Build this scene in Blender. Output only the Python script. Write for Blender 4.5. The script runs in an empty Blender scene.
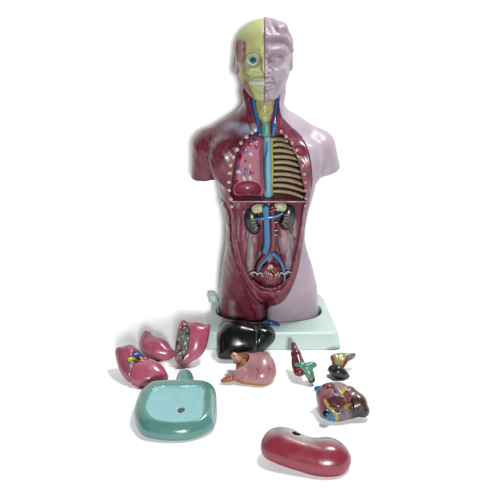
import bpy, math, random, time
import numpy as np
T0 = time.time()
random.seed(4); rng = np.random.default_rng(4)
sc = bpy.context.scene
S = 0.0026                      # metres per modelling unit
# ------------------------------------------------------------------ camera maths
D = 850.0; PIT = math.radians(22); CP, SP = math.cos(PIT), math.sin(PIT); TZ = 88.6
def U(px, py, Y):
    """point seen at photo position (px,py) that stands at depth Y"""
    t = (py-250)/D
    q = (t*(D+Y*CP)+Y*SP)/(t*SP-CP)
    X = (px-250)/D*(D+Y*CP-q*SP)
    return np.array((X, Y, q+TZ))
def F(px, py, Z=0.0):
    """same, at height Z"""
    t = (py-250)/D; q = Z-TZ
    Y = (q*(t*SP-CP)-t*D)/(t*CP+SP)
    return np.array(((px-250)/D*(D+Y*CP-q*SP), Y, Z))
CAM = np.array((0, -D*CP, TZ+D*SP))
def ray(px, py):
    d = U(px, py, 0.0)-CAM
    return d/np.linalg.norm(d)
# ------------------------------------------------------------------ colour
DIM = .53
def lin(c):
    c = np.array(c, float)/255.0
    c = np.where(c <= .04045, c/12.92, ((c+.055)/1.055)**2.4)
    g = c.mean(); return (g+(c-g)*.93)*DIM
def mat(name, col=None, rough=.3, coat=.0, mott=.12, scale=60, bump=.15, bscale=90, spec=.5, stretch=None):
    m = bpy.data.materials.new(name); m.use_nodes = True
    nt = m.node_tree; N = nt.nodes; L = nt.links
    b = N['Principled BSDF']
    tc = N.new('ShaderNodeTexCoord')
    mp = N.new('ShaderNodeMapping'); L.new(tc.outputs['Object'], mp.inputs['Vector'])
    if stretch: mp.inputs['Scale'].default_value = stretch
    n1 = N.new('ShaderNodeTexNoise'); n1.inputs['Scale'].default_value = scale; n1.inputs['Detail'].default_value = 5
    L.new(mp.outputs[0], n1.inputs['Vector'])
    r = N.new('ShaderNodeMapRange'); r.inputs['From Min'].default_value = .3; r.inputs['From Max'].default_value = .7
    r.inputs['To Min'].default_value = 1-mott; r.inputs['To Max'].default_value = 1+mott
    L.new(n1.outputs['Fac'], r.inputs['Value'])
    vm = N.new('ShaderNodeVectorMath'); vm.operation = 'SCALE'
    if col is None:
        at = N.new('ShaderNodeAttribute'); at.attribute_name = 'pigment'
        L.new(at.outputs['Color'], vm.inputs[0])
    else:
        vm.inputs[0].default_value = lin(col)
    L.new(r.outputs[0], vm.inputs['Scale'])
    L.new(vm.outputs[0], b.inputs['Base Color'])
    n2 = N.new('ShaderNodeTexNoise'); n2.inputs['Scale'].default_value = bscale; n2.inputs['Detail'].default_value = 4
    L.new(mp.outputs[0], n2.inputs['Vector'])
    rr = N.new('ShaderNodeMapRange'); rr.inputs['From Min'].default_value = .3; rr.inputs['From Max'].default_value = .7
    rr.inputs['To Min'].default_value = max(.05, rough-.08); rr.inputs['To Max'].default_value = rough+.12
    L.new(n2.outputs['Fac'], rr.inputs['Value']); L.new(rr.outputs[0], b.inputs['Roughness'])
    bp = N.new('ShaderNodeBump'); bp.inputs['Strength'].default_value = bump; bp.inputs['Distance'].default_value = .002
    L.new(n2.outputs['Fac'], bp.inputs['Height']); L.new(bp.outputs[0], b.inputs['Normal'])
    b.inputs['Specular IOR Level'].default_value = spec
    b.inputs['Coat Weight'].default_value = coat; b.inputs['Coat Roughness'].default_value = .12
    return m
_mc = {}
def cm(col, rough=.3, **k):
    key = (tuple(col), rough, tuple(sorted(k.items())))
    if key not in _mc: _mc[key] = mat('painted_plastic', col, rough, **k)
    return _mc[key]
# ------------------------------------------------------------------ objects
def tag(o, label=None, cat=None, group=None, kind=None):
    if label: o['label'] = label
    if cat: o['category'] = cat
    if group: o['group'] = group
    if kind: o['kind'] = kind
    return o
ORG = {}
def thing(name, loc, label, cat, group=None):
    o = bpy.data.objects.new(name, None); sc.collection.objects.link(o)
    o.empty_display_size = .02
    o.location = tuple(np.array(loc)*S); ORG[o] = np.array(loc, float)
    return tag(o, label, cat, group)
def link(name, V, Fc, m, parent=None, col=None, smooth=True, origin=None, label=None):
    V = np.asarray(V, float)
    root = parent
    while root is not None and root not in ORG: root = root.parent
    org = ORG[root] if root is not None else (np.array(origin, float) if origin is not None else np.zeros(3))
    me = bpy.data.meshes.new(name)
    v = ((V-org)*S).astype(np.float32)
    if isinstance(Fc, np.ndarray):
        nf, k = Fc.shape
        me.vertices.add(len(v)); me.vertices.foreach_set('co', v.ravel())
        me.loops.add(nf*k); me.loops.foreach_set('vertex_index', Fc.astype(np.int32).ravel())
        me.polygons.add(nf); me.polygons.foreach_set('loop_start', (np.arange(nf)*k).astype(np.int32))
        me.update(calc_edges=True)
    else:
        me.from_pydata(v.tolist(), [], [list(map(int, f)) for f in Fc]); me.update()
    me.validate()
    me.polygons.foreach_set('use_smooth', [smooth]*len(me.polygons))
    if col is not None:
        a = me.color_attributes.new('pigment', 'FLOAT_COLOR', 'POINT')
        c = np.ones((len(v), 4), np.float32); c[:, :3] = col
        a.data.foreach_set('color', c.ravel())
    me.materials.append(m)
    o = bpy.data.objects.new(name, me); sc.collection.objects.link(o)
    if parent is not None: o.parent = parent
    elif origin is not None: o.location = tuple(org*S)
    if label: o['label'] = label
    return o
# ------------------------------------------------------------------ distance fields
def smin(a, b, k):
    h = np.clip(.5+.5*(b-a)/k, 0, 1); return b*(1-h)+a*h-k*h*(1-h)
def smax(a, b, k): return -smin(-a, -b, k)
def ell(P, c, r):
    p = P-np.array(c, float); r = np.array(r, float)
    k0 = np.sqrt(((p/r)**2).sum(1)); k1 = np.sqrt(((p/(r*r))**2).sum(1))
    return np.where(k1 > 1e-9, k0*(k0-1)/np.maximum(k1, 1e-9), -min(r))
def caps(P, a, b, ra, rb, ys=1.0):
    a = np.array(a, float); b = np.array(b, float); P = P.copy()
    if ys != 1: P[:, 1] *= ys; a = a*(1, ys, 1); b = b*(1, ys, 1)
    ab = b-a; h = np.clip(((P-a)@ab)/max(ab@ab, 1e-9), 0, 1)
    return np.linalg.norm(P-a-h[:, None]*ab, axis=1)-(ra+(rb-ra)*h)
def chain(P, pts, rad, k=0):
    d = None
    for i in range(len(pts)-1):
        c = caps(P, pts[i], pts[i+1], rad[i], rad[i+1])
        d = c if d is None else (smin(d, c, k) if k else np.minimum(d, c))
    return d
def box(P, c, h, r=0):
    q = np.abs(P-np.array(c, float))-(np.array(h, float)-r)
    return np.linalg.norm(np.maximum(q, 0), axis=1)+np.minimum(q.max(1), 0)-r
def poly(x, z, pts):
    """signed distance to polygon, negative inside"""
    pts = np.asarray(pts, float); n = len(pts)
    d = np.full(len(x), 1e18); ins = np.zeros(len(x), bool)
    for i in range(n):
        a = pts[i]; b = pts[(i+1) % n]; e = b-a
        wx = x-a[0]; wz = z-a[1]
        h = np.clip((wx*e[0]+wz*e[1])/max(e@e, 1e-12), 0, 1)
        d = np.minimum(d, (wx-h*e[0])**2+(wz-h*e[1])**2)
        c = ((a[1] > z) != (b[1] > z))
        if abs(e[1]) > 1e-12:
            xi = a[0]+(z-a[1])*e[0]/e[1]
            ins ^= c & (x < xi)
    return np.sqrt(d)*np.where(ins, -1, 1)
def crom(pts, n=4, closed=True):
    pts = np.asarray(pts, float); m = len(pts); out = []
    for i in range(m if closed else m-1):
        if closed: p0, p1, p2, p3 = (pts[(i+j-1) % m] for j in range(4))
        else: p0, p1, p2, p3 = (pts[min(max(i+j-1, 0), m-1)] for j in range(4))
        for k in range(n):
            t = k/n
            out.append(.5*((2*p1)+(-p0+p2)*t+(2*p0-5*p1+4*p2-p3)*t*t+(-p0+3*p1-3*p2+p3)*t**3))
    if not closed: out.append(pts[-1])
    return np.array(out)
def grad(f, P, e=.25):
    g = np.empty_like(P)
    for a in range(3):
        o = np.zeros(3); o[a] = e
        g[:, a] = (f(P+o)-f(P-o))/(2*e)
    return g
def mesh_sdf(f, lo, hi, h, proj=1, slack=1.7):
    lo = np.array(lo, float); hi = np.array(hi, float); B = 8
    nb = np.ceil((hi-lo)/h/B).astype(int)+1
    n = nb*B
    bi = np.stack(np.meshgrid(*[np.arange(k) for k in nb], indexing='ij'), -1).reshape(-1, 3)
    cen = lo+(bi*B+(B-1)/2)*h
    dc = f(cen)
    act = np.abs(dc) < B*h*.87*slack+h
    G = np.empty(nb, np.float32); G[tuple(bi.T)] = np.where(dc < 0, -99, 99)
    G = np.repeat(np.repeat(np.repeat(G, B, 0), B, 1), B, 2)
    off = np.stack(np.meshgrid(*[np.arange(B)]*3, indexing='ij'), -1).reshape(-1, 3)
    ab = bi[act]
    for s in range(0, len(ab), 400):
        idx = (ab[s:s+400, None, :]*B+off[None]).reshape(-1, 3)
        G[idx[:, 0], idx[:, 1], idx[:, 2]] = f(lo+idx*h)
    sgn = G < 0
    c = np.zeros(tuple(n-1), np.int8)
    for dx in (0, 1):
        for dy in (0, 1):
            for dz in (0, 1):
                c += sgn[dx:n[0]-1+dx, dy:n[1]-1+dy, dz:n[2]-1+dz]
    cells = np.argwhere((c > 0) & (c < 8))
    cid = np.full(tuple(n-1), -1, np.int32); cid[tuple(cells.T)] = np.arange(len(cells))
    cor = [(i, j, k) for i in (0, 1) for j in (0, 1) for k in (0, 1)]
    val = np.stack([G[cells[:, 0]+i, cells[:, 1]+j, cells[:, 2]+k] for i, j, k in cor], 1)
    acc = np.zeros((len(cells), 3)); cnt = np.zeros(len(cells))
    for a in range(8):
        for b in range(a+1, 8):
            if sum(abs(cor[a][q]-cor[b][q]) for q in range(3)) != 1: continue
            va, vb = val[:, a], val[:, b]; m = (va < 0) != (vb < 0)
            t = np.where(m, va/np.where(m, va-vb, 1), 0)[:, None]
            acc += np.where(m[:, None], np.array(cor[a])*(1-t)+np.array(cor[b])*t, 0); cnt += m
    V = lo+(cells+acc/cnt[:, None])*h
    Q = []
    for ax in range(3):
        u, v = (ax+1) % 3, (ax+2) % 3
        s0 = [slice(0, n[0]), slice(0, n[1]), slice(0, n[2])]; s1 = list(s0)
        s0[ax] = slice(0, n[ax]-1); s1[ax] = slice(1, n[ax])
        A, Bq = sgn[tuple(s0)], sgn[tuple(s1)]
        e = np.argwhere(A != Bq)
        e = e[(e[:, u] > 0) & (e[:, v] > 0) & (e[:, u] < n[u]-1) & (e[:, v] < n[v]-1)]
        du = np.zeros(3, int); du[u] = 1; dv = np.zeros(3, int); dv[v] = 1
        q = np.stack([cid[tuple((e-du-dv).T)], cid[tuple((e-dv).T)], cid[tuple(e.T)], cid[tuple((e-du).T)]], 1)
        flip = ~A[tuple(e.T)]
        q[flip] = q[flip][:, ::-1]
        Q.append(q)
    Q = np.concatenate(Q); Q = Q[(Q >= 0).all(1)]
    for _ in range(proj):
        g = grad(f, V, h*.3); d = f(V)
        st = d[:, None]*g/np.maximum((g*g).sum(1), .05)[:, None]
        ln = np.linalg.norm(st, axis=1, keepdims=True)
        V = V-st*np.minimum(1, .45*h/np.maximum(ln, 1e-9))
    return V, Q
def hit(f, px, py, t0=500, t1=1100, n=1200):
    """first point of field f on the line of sight through (px,py)"""
    d = ray(px, py); t = np.linspace(t0, t1, n)
    v = f(CAM+t[:, None]*d)
    i = int(np.argmax(v < 0))
    if not (v < 0).any(): return None
    a, b = t[i-1], t[i]; w = v[i-1]/(v[i-1]-v[i])
    return CAM+(a+(b-a)*w)*d
# ------------------------------------------------------------------ simple meshes
def tube_mesh(pts, rad, seg=14, n=6, flat=1.0, ref=(0, -1, 0)):
    pts = np.asarray(pts, float); m = len(pts)
    rad = np.asarray(rad if hasattr(rad, '__len__') else [rad]*m, float)
    C = crom(np.hstack([pts, rad[:, None]]), n, False)
    c, r = C[:, :3], np.maximum(C[:, 3], .05)
    tg = np.gradient(c, axis=0); tg /= np.linalg.norm(tg, axis=1, keepdims=True)
    V = []; Fc = []
    ref = np.array(ref, float)
    for i in range(len(c)):
        s = np.cross(tg[i], ref); s /= max(np.linalg.norm(s), 1e-6); u = np.cross(s, tg[i])
        for k in range(seg):
            a = 2*math.pi*k/seg
            V.append(c[i]+r[i]*(math.cos(a)*s+math.sin(a)*u*flat))
    M = len(c)
    for i in range(M-1):
        for k in range(seg):
            k2 = (k+1) % seg
            Fc.append((i*seg+k, i*seg+k2, (i+1)*seg+k2, (i+1)*seg+k))
    # rounded ends
    for e, i in ((-1, 0), (1, M-1)):
        tip = len(V); V.append(c[i]+e*tg[i]*r[i]*.45)
        ring = []
        for k in range(seg):
            ring.append(len(V)); V.append(c[i]+(np.array(V[i*seg+k])-c[i])*.72+e*tg[i]*r[i]*.34)
        for k in range(seg):
            k2 = (k+1) % seg
            f1 = (i*seg+k, i*seg+k2, ring[k2], ring[k]); f2 = (ring[k], ring[k2], tip)
            if e > 0: Fc += [f1, f2]
            else: Fc += [f1[::-1], f2[::-1]]
    return V, Fc
def tube(name, pts, rad, m, parent, **k):
    V, Fc = tube_mesh(pts, rad, **k); return link(name, V, Fc, m, parent)
def ball(name, c, r, m, parent, rot=None, seg=20, col=None, **k):
    r = np.array(r if hasattr(r, '__len__') else [r]*3, float)
    V = []; Fc = []
    rings = seg//2
    for i in range(1, rings):
        th = math.pi*i/rings
        for j in range(seg):
            ph = 2*math.pi*j/seg
            V.append((math.sin(th)*math.cos(ph), math.sin(th)*math.sin(ph), math.cos(th)))
    V.append((0, 0, 1)); V.append((0, 0, -1)); tp = len(V)-2; bt = len(V)-1
    for i in range(rings-2):
        for j in range(seg):
            j2 = (j+1) % seg
            Fc.append((i*seg+j, (i+1)*seg+j, (i+1)*seg+j2, i*seg+j2))
    for j in range(seg):
        j2 = (j+1) % seg
        Fc.append((tp, j, j2)); Fc.append((bt, (rings-2)*seg+j2, (rings-2)*seg+j))
    V = np.array(V)*r
    if rot is not None: V = V@np.array(rot).T
    return link(name, V+np.array(c), Fc, m, parent, **k)
def frame(n, up=(0, 0, 1)):
    """rotation whose third column is n"""
    n = np.array(n, float); n /= np.linalg.norm(n)
    a = np.cross(up, n); a /= max(np.linalg.norm(a), 1e-9); b = np.cross(n, a)
    return np.stack([a, b, n], 1)
def mixc(c, m, col):
    m = np.clip(m, 0, 1)[:, None]; return c*(1-m)+lin(col)*m
def wob(P, s, seed=0):
    """cheap smooth noise -1..1"""
    r = np.random.default_rng(seed); v = 0
    for i in range(6):
        k = r.normal(size=3); k /= np.linalg.norm(k); k *= (1+.5*i)/s
        v = v+np.sin(P@k+r.uniform(0, 6.3))/(1+.4*i)
    return v/3.0
def sstep(x, a, b):
    t = np.clip((x-a)/(b-a), 0, 1); return t*t*(3-2*t)
#==BODY==
# ================================================================== THE TORSO MODEL
rows = [(325,219.5,318,9,25),(318,219.5,318,9,25.5),(308,219.5,318,8,26.5),(298,219.5,317.5,7,29),(285,220.5,316.5,5,31.5),(265,222.5,311.5,2,33),(250,225,306.5,0,34),
 (240,226,304.5,0,33),(225,226,305,0,33),(210,223.5,308,0,34),(200,221,311,0,36),(185,218.5,315,0,38),(172,217,317.5,0,39),
 (158,214,318,0,39),(147,208,319,0,37),(138,207,316,1,34),(131,213,309,2,30),(124,222,303,3,27),(117,231,295.5,4,24),(111,237.5,288.5,4,22),
 (105,242,284,4,20),(98,245,282,4,19),(90,246,281,4,19),(82,246,281,5,19)]
FYt = sorted((r[0], r[3]-r[4]) for r in rows)
def FY(py): return float(np.interp(py, [a for a, b in FYt], [b for a, b in FYt]))
def XZ(pts, Y):
    """photo points on the front of the trunk -> frontal plane"""
    return np.array([U(a, b, max(Y, FY(b)+2))[[0, 2]] for a, b in pts])
R_ = []
for py, a, b, yc, hd in rows:
    pa, pb = U(a, py, yc), U(b, py, yc); R_.append((pa[2], pa[0], pb[0], yc, hd))
R_ = np.array(sorted(R_))
def loft(P):
    x, y, z = P.T
    xl, xr, yc, hd = (np.interp(z, R_[:, 0], R_[:, i]) for i in (1, 2, 3, 4))
    cx = (xl+xr)/2; a = (xr-xl)/2
    n = 2.35
    q = ((np.abs(x-cx)/a)**n+(np.abs(y-yc)/hd)**n)**(1/n)
    d = (q-1)*np.minimum(a, hd)
    return d
zb = U(268, 305, -24)[2]                                    # crotch height
aL, aLt = U(202.5, 170, 2), U(207, 146, 0)
bL = U(202.5, 200, 2)
aR, aRt = U(328, 165, 2), U(320, 146, 0)
bR = U(334, 200, 2)
hxx = 12.8
gapx = U(265.6, 310, 0)[0]
legL = (U(219.5, 312, 0)[0], U(264, 312, 0)[0]); legR = (U(267.5, 312, 0)[0], U(318.5, 312, 0)[0])
Lcut = U(202, 180, -10); Rcut = U(328, 173.5, -10)
def body_solid(P):
    x, y, z = P.T
    d = loft(P)
    # gap between the thighs
    wz = np.clip((zb+3-z)/30, 0, 1)
    w = np.abs(x-gapx)-(.3+1.3*wz)
    d = smax(d, -np.maximum(w*.95, z-(zb+3)), 12)
    d = np.maximum(d, 6-z)
    d = smax(d, z-274, 3)
    for sx in (-1, 1):                                        # muscle from the ear down the neck
        d = smin(d, caps(P, (hxx+sx*17.5, 4, 270), (hxx+sx*15.5, 3, 247), 4, 4.5), 5)
    # shoulders and arm stubs
    l = caps(P, aLt, bL, 14.5, 11.5, .78)
    l = smax(l, -((z-Lcut[2])*.995-(x-Lcut[0])*.05), 1.2)
    l = smin(l, caps(P, U(238, 125, 3), U(212, 140, 2), 10, 11), 6)
    r = caps(P, aRt, bR, 14.5, 12, .78)
    r = smax(r, -((z-Rcut[2])*.96-(x-Rcut[0])*.28), 1.2)
    r = smin(r, caps(P, U(292, 125, 3), U(314, 140, 2), 10, 11), 6)
    d = smin(d, smin(l, r, .5), 6)
    d = smin(d, ell(P, U(226, 162, -24), (16, 13, 22)), 8)    # chest muscle
    d = smin(d, ell(P, U(309, 165, -22), (12, 12, 20)), 8)
    # sternomastoid cords on the neck
    d = smin(d, caps(P, U(246, 92, -2), U(256, 128, -20), 4, 4), 4)
    d = smin(d, caps(P, U(281, 92, -2), U(276, 128, -20), 4, 4), 4)
    return d
chest = crom(XZ([(257,133.5),(248,137),(240.5,146),(236,157),(233.5,170),(232,185),(232.5,199),(267,199),(303,199),(302.5,185),(300,170),(296,157),(290,146),(284,138),(275,133.5)], -31), 3)
abdo = crom(XZ([(233,199.5),(234,220),(236.5,240),(241,260),(248,275),(256,285.5),(264,289.5),(276,289.5),(286,283.5),(293,268),(298,250),(301,235),(303,215),(303.5,199.5),(268,199)], -31), 3)
flap = crom(XZ([(222,196),(229,214),(230.5,232),(231.5,250),(237,266),(244,281),(252,293),(261,302),(270,305),(281,301.5),(291,291),(299,270),(304,248),(307,230),(311,205),(314,190),(268,150)], -33), 3)
neckp = crom(XZ([(251.5,90),(278.5,90),(277.5,112),(273.5,126),(274,137),(257,137),(258,126),(253,112)], -18), 3)
# lavender skin: seen outline in the frontal plane
skinp = crom(XZ([(267,88),(272,98),(278,100),(280,112),(283.5,121),(294,132),(303,142),(309,154),(311.5,170),(312,188),(309.5,205),(306.8,222),(304.5,240),(301.5,257),(296.5,275),(289,291),(280,301),(271,304.5),(266.5,312),(266,330),(266,346),(420,350),(420,60),(267,60)], -32), 2)
hxx = 12.8
# ---- head
EL, ER = U(253, 60, -24), U(277, 60.5, -24)
def H(dx, y, z): return (hxx+dx, y, z)
def line2(P, pts):
    """distance in the frontal plane to a polyline given as (dx from the midline, z)"""
    x = np.abs(P[:, 0]-hxx); z = P[:, 2]; d = None
    pts = crom(pts, 4, False)
    for a, b in zip(pts[:-1], pts[1:]):
        e = b-a; h = np.clip(((x-a[0])*e[0]+(z-a[1])*e[1])/max(e@e, 1e-9), 0, 1)
        q = np.hypot(x-a[0]-h*e[0], z-a[1]-h*e[1]); d = q if d is None else np.minimum(d, q)
    return d
LASH = [(5.6, 280.2), (8.5, 278.7), (12, 278.3), (15.2, 279.3), (17.2, 281)]
FACE = [([(5.5, 281.6), (8.2, 283.9), (12, 284.7), (15.6, 283.7), (18, 281.4)], .75, .65),
        (LASH, .8, .6), ([(7, 277.2), (11, 276.0), (15, 277.0)], .3, .8),
        ([(4.2, 287.6), (9, 289.6), (14, 289.6), (18.6, 286.5)], -.9, 1.7),
        ([(0, 261.3), (3, 261.7), (6.5, 261.2), (9.4, 260.6)], 1.2, .65),
        ([(0, 263.6), (2.2, 264.4), (5.5, 263.2), (8.6, 261.6)], -.75, 1.1),
        ([(0, 259.0), (3.5, 258.9), (6.8, 259.9)], -1.0, 1.3),
        ([(0, 268), (0, 265.6)], .5, .9), ([(5.4, 270), (8.5, 265.5), (10.4, 261.5)], .35, 1.2),
        ([(7.2, 273.6), (7.4, 271.2), (6.2, 269.4)], .8, .7), ([(0, 255.6), (4, 255.8), (7, 257)], .7, 1.2)]
def head_base(P, side):
    """side: 'skull' or 'face'"""
    x, y, z = P.T; X = x-hxx; aX = np.abs(X)
    Pm = P.copy(); Pm[:, 0] = hxx+aX
    d = ell(P, H(-.6, 4, 287), (26.4, 32, 26.2))
    d = smin(d, ell(P, H(0, -7, 272), (22, 19.5, 28)), 7)
    d = smin(d, ell(P, H(0, -13, 255), (15.5, 14, 13)), 6)
    d = smin(d, caps(Pm, H(18, -2, 266), H(8, -22, 250), 5, 5), 6)
    d = smin(d, ell(Pm, H(13, -20, 271), (7, 6, 5)), 5)        # cheek
    d = smin(d, ell(P, H(0, -23.5, 248.5), (8, 6.5, 6)), 4)     # chin
    d = smin(d, caps(Pm, H(3, -27, 288.5), H(17, -20, 288.5), 2.6, 2.2), 5)
    d = smax(d, -ell(Pm, H(11, -29.5, 281), (6.8, 6.5, 4.6)), 3.5)
    # nose
    d = smin(d, caps(P, H(0, -26, 286), H(0, -34.4, 273.2), 2.3, 3.7), 3.5)
    if side == 'face':
        d = smin(d, ell(Pm, H(4.0, -29.6, 271.6), (3.3, 3.8, 2.7)), 1.8)
        d = smax(d, -ell(Pm, H(3.0, -31.8, 269.0), (2.0, 2.8, 1.6)), .8)
    if side == 'face':
        d = smin(d, ell(Pm, H(11.2, -19.9, 280.6), (6.6, 5.2, 4.6)), 2)
        d = smin(d, ell(P, H(0, -25.2, 261.4), (8.5, 4.2, 4.4)), 3)
        fr = sstep(-y, 10, 16)
        for pts, A, w in FACE: d = d+fr*A*np.exp(-(line2(P, pts)/w)**2)
        # ear
        e = ell(P, H(24.6, 5, 275), (3, 6.5, 9.5))
        e = smax(e, -ell(P, H(28.1, 4, 277), (3, 3.8, 6)), 1.5)
        e = smax(e, -ell(P, H(25, 10, 267), (4, 5, 6)), 2)
        d = smin(d, e, 1.5)
        # hair
        hl = np.interp(y, [-34, -24, -17, -10, -4, 2, 8, 16, 30], [299.5, 300, 298, 289, 281, 284, 288, 268, 262])
        wv = np.sin(y*.55+z*.35+.6*np.sin(x*.4))*.45+np.sin(x*.8+z*.5)*.25
        hr = ell(P, H(0, 4, 287), (27.1, 33.4, 27.2))+wv*.6
        hr = smin(hr, chain(P, [H(-2, -21, 301.8), H(5, -22, 300.6), H(12, -20, 300.2), H(18, -15, 298.6), H(22, -8, 293)], [2.2, 2.5, 2.6, 2.4, 2]), 5)
        hr = smin(hr, ell(P, H(13, -7, 305.5), (8.5, 12, 6.6)), 4)
        hr = smax(hr, -ell(P, H(3.5, -14, 318.5), (4.2, 16, 5.2)), 3)
        hr = hr+.5*np.exp(-(((x-hxx)*.8+(z-306)*.5-8)/1.3)**2)*(y < 0)+.45*np.exp(-(((x-hxx)*.8+(z-306)*.5-14)/1.2)**2)*(y < 0)+.4*np.exp(-(((x-hxx)*.8+(z-306)*.5-3)/1.1)**2)*(y < 0)
        hr = smax(hr, (hl-z), 1.2)
        d = smin(d, hr, .9)
    else:
        d = d+.35
        d = smax(d, -ell(P, EL+np.array((-.3, -3.5, 0)), (6.9, 7, 6.7)), 1.5)
        d = smin(d, caps(P, H(-22, -5, 273.5), H(-12, -23, 270.5), 2.6, 3.2), 2.5)       # cheek bone
        d = smax(d, -ell(P, H(-19, -18, 262.5), (5.5, 6, 6.5)), 4)
        d = smax(d, -ell(P, H(-25.5, -12, 288), (4, 8, 10)), 5)                      # temple
        d = smin(d, chain(P, [H(0, -26, 263.5), H(-8, -24.5, 263)], [3, 2.6]), 2)
        d = smin(d, chain(P, [H(0, -26, 257.5), H(-8, -23.5, 257)], [3, 2.6]), 2)
        d = smax(d, -ell(P, H(-2.4, -32.5, 270.6), (3.2, 5, 3.6)), 1.2)
    return d
HC = 246.0
def neckcut(P):
    x, y, z = P.T
    return np.maximum(poly(x, z, neckp), -(body_solid(P)+3.2))
cbx, cbw = 16.0, 40.0
def cavity(P):
    x, y, z = P.T
    u = (x-16)/34
    backc = -7-13*np.clip(u, -1.2, 1.2)**2                    # curved rear wall of chest
    d1 = smax(poly(x, z, chest), y-backc, 2)
    d2 = smax(poly(x, z, abdo), y-(-6-10*np.clip(u, -1.2, 1.2)**2), 3)
    return np.minimum(d1, d2)
bundle = crom(XZ([(240,268),(246,284),(257,300),(259,318),(250,318),(246,300),(238,284)], -33), 2)
def body_open(P):
    x, y, z = P.T
    s = body_solid(P)
    d = smax(s, -neckcut(P), .8)
    # groove round the lifted abdominal flap
    g = np.maximum(np.abs(poly(x, z, flap))-.7, -(s+2.2))
    g = np.maximum(g, 3-skin_region(P)); g = np.maximum(g, y+8); g = np.maximum(g, z-U(250, 206, -33)[2])
    d = smax(d, -g, .8)
    return smax(d, -cavity(P), 1.0)
def skin_region(P):
    return poly(P[:, 0], P[:, 2], skinp)
def muscle_f(P):
    x, y, z = P.T
    d = body_open(P)
    d = d+.35*np.sin((x*.9+z*.55)*.8+.8*np.sin(z*.09))*(skin_region(P) > 0)*sstep(-y, 5, 20)*.5
    m = smax(d, -skin_region(P), .25)
    return smax(m, smax(x-(hxx-.3), z-250, .5)*0+z-272, .5)
def skin_f(P):
    d = body_open(P); sk = skin_region(P)
    b = smax(d-.2, sk, .35)
    hf = smax(head_base(P, 'face'), hxx-P[:, 0], .4)
    b = smin(b, hf, 2.5)
    return b
def skull_f(P):
    return smax(smax(head_base(P, 'skull'), P[:, 0]-(hxx-.15), .6), 0*P[:, 0]-99, .1)
torso = thing('anatomical_torso', (17.5, 0, 6), 'tall human torso model, left half maroon muscle and yellow skull, right half lilac skin', 'anatomical model')
M_plastic = mat('painted_torso', None, .33, coat=.2, mott=.16, scale=55, bump=.1, bscale=50)
M_skin = mat('lilac_plastic', None, .4, coat=.0, mott=.08, scale=25, bump=.06, bscale=140)
M_glossy = mat('glossy_organ_paint', None, .29, coat=.3, mott=.12, scale=70, bump=.12, bscale=90)
def segd(P, a, b):
    """distance in the frontal plane to the segment a-b given as photo points on the front"""
    a = U(a[0], a[1], max(-28, FY(a[1]))  if a[1] > 99 else -28)[[0, 2]]; b = U(b[0], b[1], max(-28, FY(b[1])) if b[1] > 99 else -28)[[0, 2]]; p = P[:, [0, 2]]
    e = b-a; h = np.clip(((p-a)@e)/max(e@e, 1e-9), 0, 1)
    return np.linalg.norm(p-a-h[:, None]*e, axis=1)
def muscle_col(P):
    x, y, z = P.T
    c = np.tile(lin((134, 36, 66)), (len(P), 1))
    w = wob(P, 9, 1); fine = wob(P*(1, 1, .35), 1.4, 2)
    c = mixc(c, .3+.4*w, (110, 30, 54))
    c = mixc(c, sstep(fine, .25, .9)*.35, (165, 84, 104))
    front = sstep(-y, 2, 12)
    oa = U(206, 205, -10); ob = U(212, 168, -20)
    arm = sstep(-(x-U(214, 160, -10)[0]), -3, 3)
    chestz = (z > U(250, 200, -30)[2])
    fib = np.where(chestz, np.where(arm > .5, 26*np.arctan2(x-oa[0], z-oa[2]), 14*np.arctan2(z-ob[2], x-ob[0])), (x*.8+z*.42))
    fb = np.sin(fib*2.3+1.5*wob(P, 6, 3))*.5+np.sin(fib*5.1+2*wob(P, 4, 4))*.5
    c = mixc(c, .32*sstep(fb, .1, .9), (160, 64, 92)); c = mixc(c, .4*sstep(-fb, .1, .9), (88, 22, 42))
    def patch(a, b, r, soft, col, s=1):
        nonlocal c
        c = mixc(c, s*front*sstep(-(segd(P, a, b)+1.5*fine+2*w), -r-soft, -r+soft), col)
    patch((219, 127.5), (254, 131.5), 3.6, 3, (176, 178, 200), .95)
    patch((226, 131), (250, 137), 3, 4, (140, 120, 140), .5)
    patch((228, 222), (227, 258), 2, 3, (112, 116, 112), .75)
    patch((226, 240), (228, 285), 1.2, 3, (126, 110, 116), .5)
    patch((232, 304), (233, 320), 1.8, 3, (186, 156, 166), .7)
    patch((247, 262), (257, 297), 1.4, 2, (176, 150, 150), .5)
    patch((221, 188), (224, 212), 1.2, 2, (186, 170, 176), .5)
    patch((259, 306), (262, 316), 2, 3, (150, 130, 140), .6)
    # dark seams between muscles
    for a, b in (((237, 268), (256, 318)), ((244, 283), (262, 304)), ((216, 165), (226, 150)), ((226, 150), (240, 139)),
                 ((222, 276), (246, 318)), ((243, 106), (251, 130))):
        c = mixc(c, front*.55*sstep(-(segd(P, a, b)+.5*fine), -1.9, -.4), (52, 16, 26))
    # interior of the cavity
    inside = sstep(-(cavity(P)), -1.2, .2)
    ab = inside*(z < U(250, 198, -10)[2])
    ch = inside*(z >= U(250, 198, -10)[2])
    right = x > U(266, 160, -10)[0]
    c = mixc(c, ch*right, (74, 30, 32)); c = mixc(c, ch*(~right), (96, 34, 50))
    c = mixc(c, ab*.9, (152, 84, 102))
    c = mixc(c, ab*.8*sstep(fine+w, .1, .9), (186, 160, 168))
    # rim of the trunk wall, brighter red
    rim = sstep(-np.abs(poly(x, z, abdo)), -5, -3)*(1-inside)*front*(z < U(250, 200, -31)[2])
    c = mixc(c, rim*.6, (158, 46, 78))
    # neck window floor
    nc = sstep(-np.maximum(poly(x, z, neckp), -3), -.6, .6)*front*(z > U(264, 136, -30)[2])
    c = mixc(c, nc*.9, (70, 26, 34))
    return c
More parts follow.
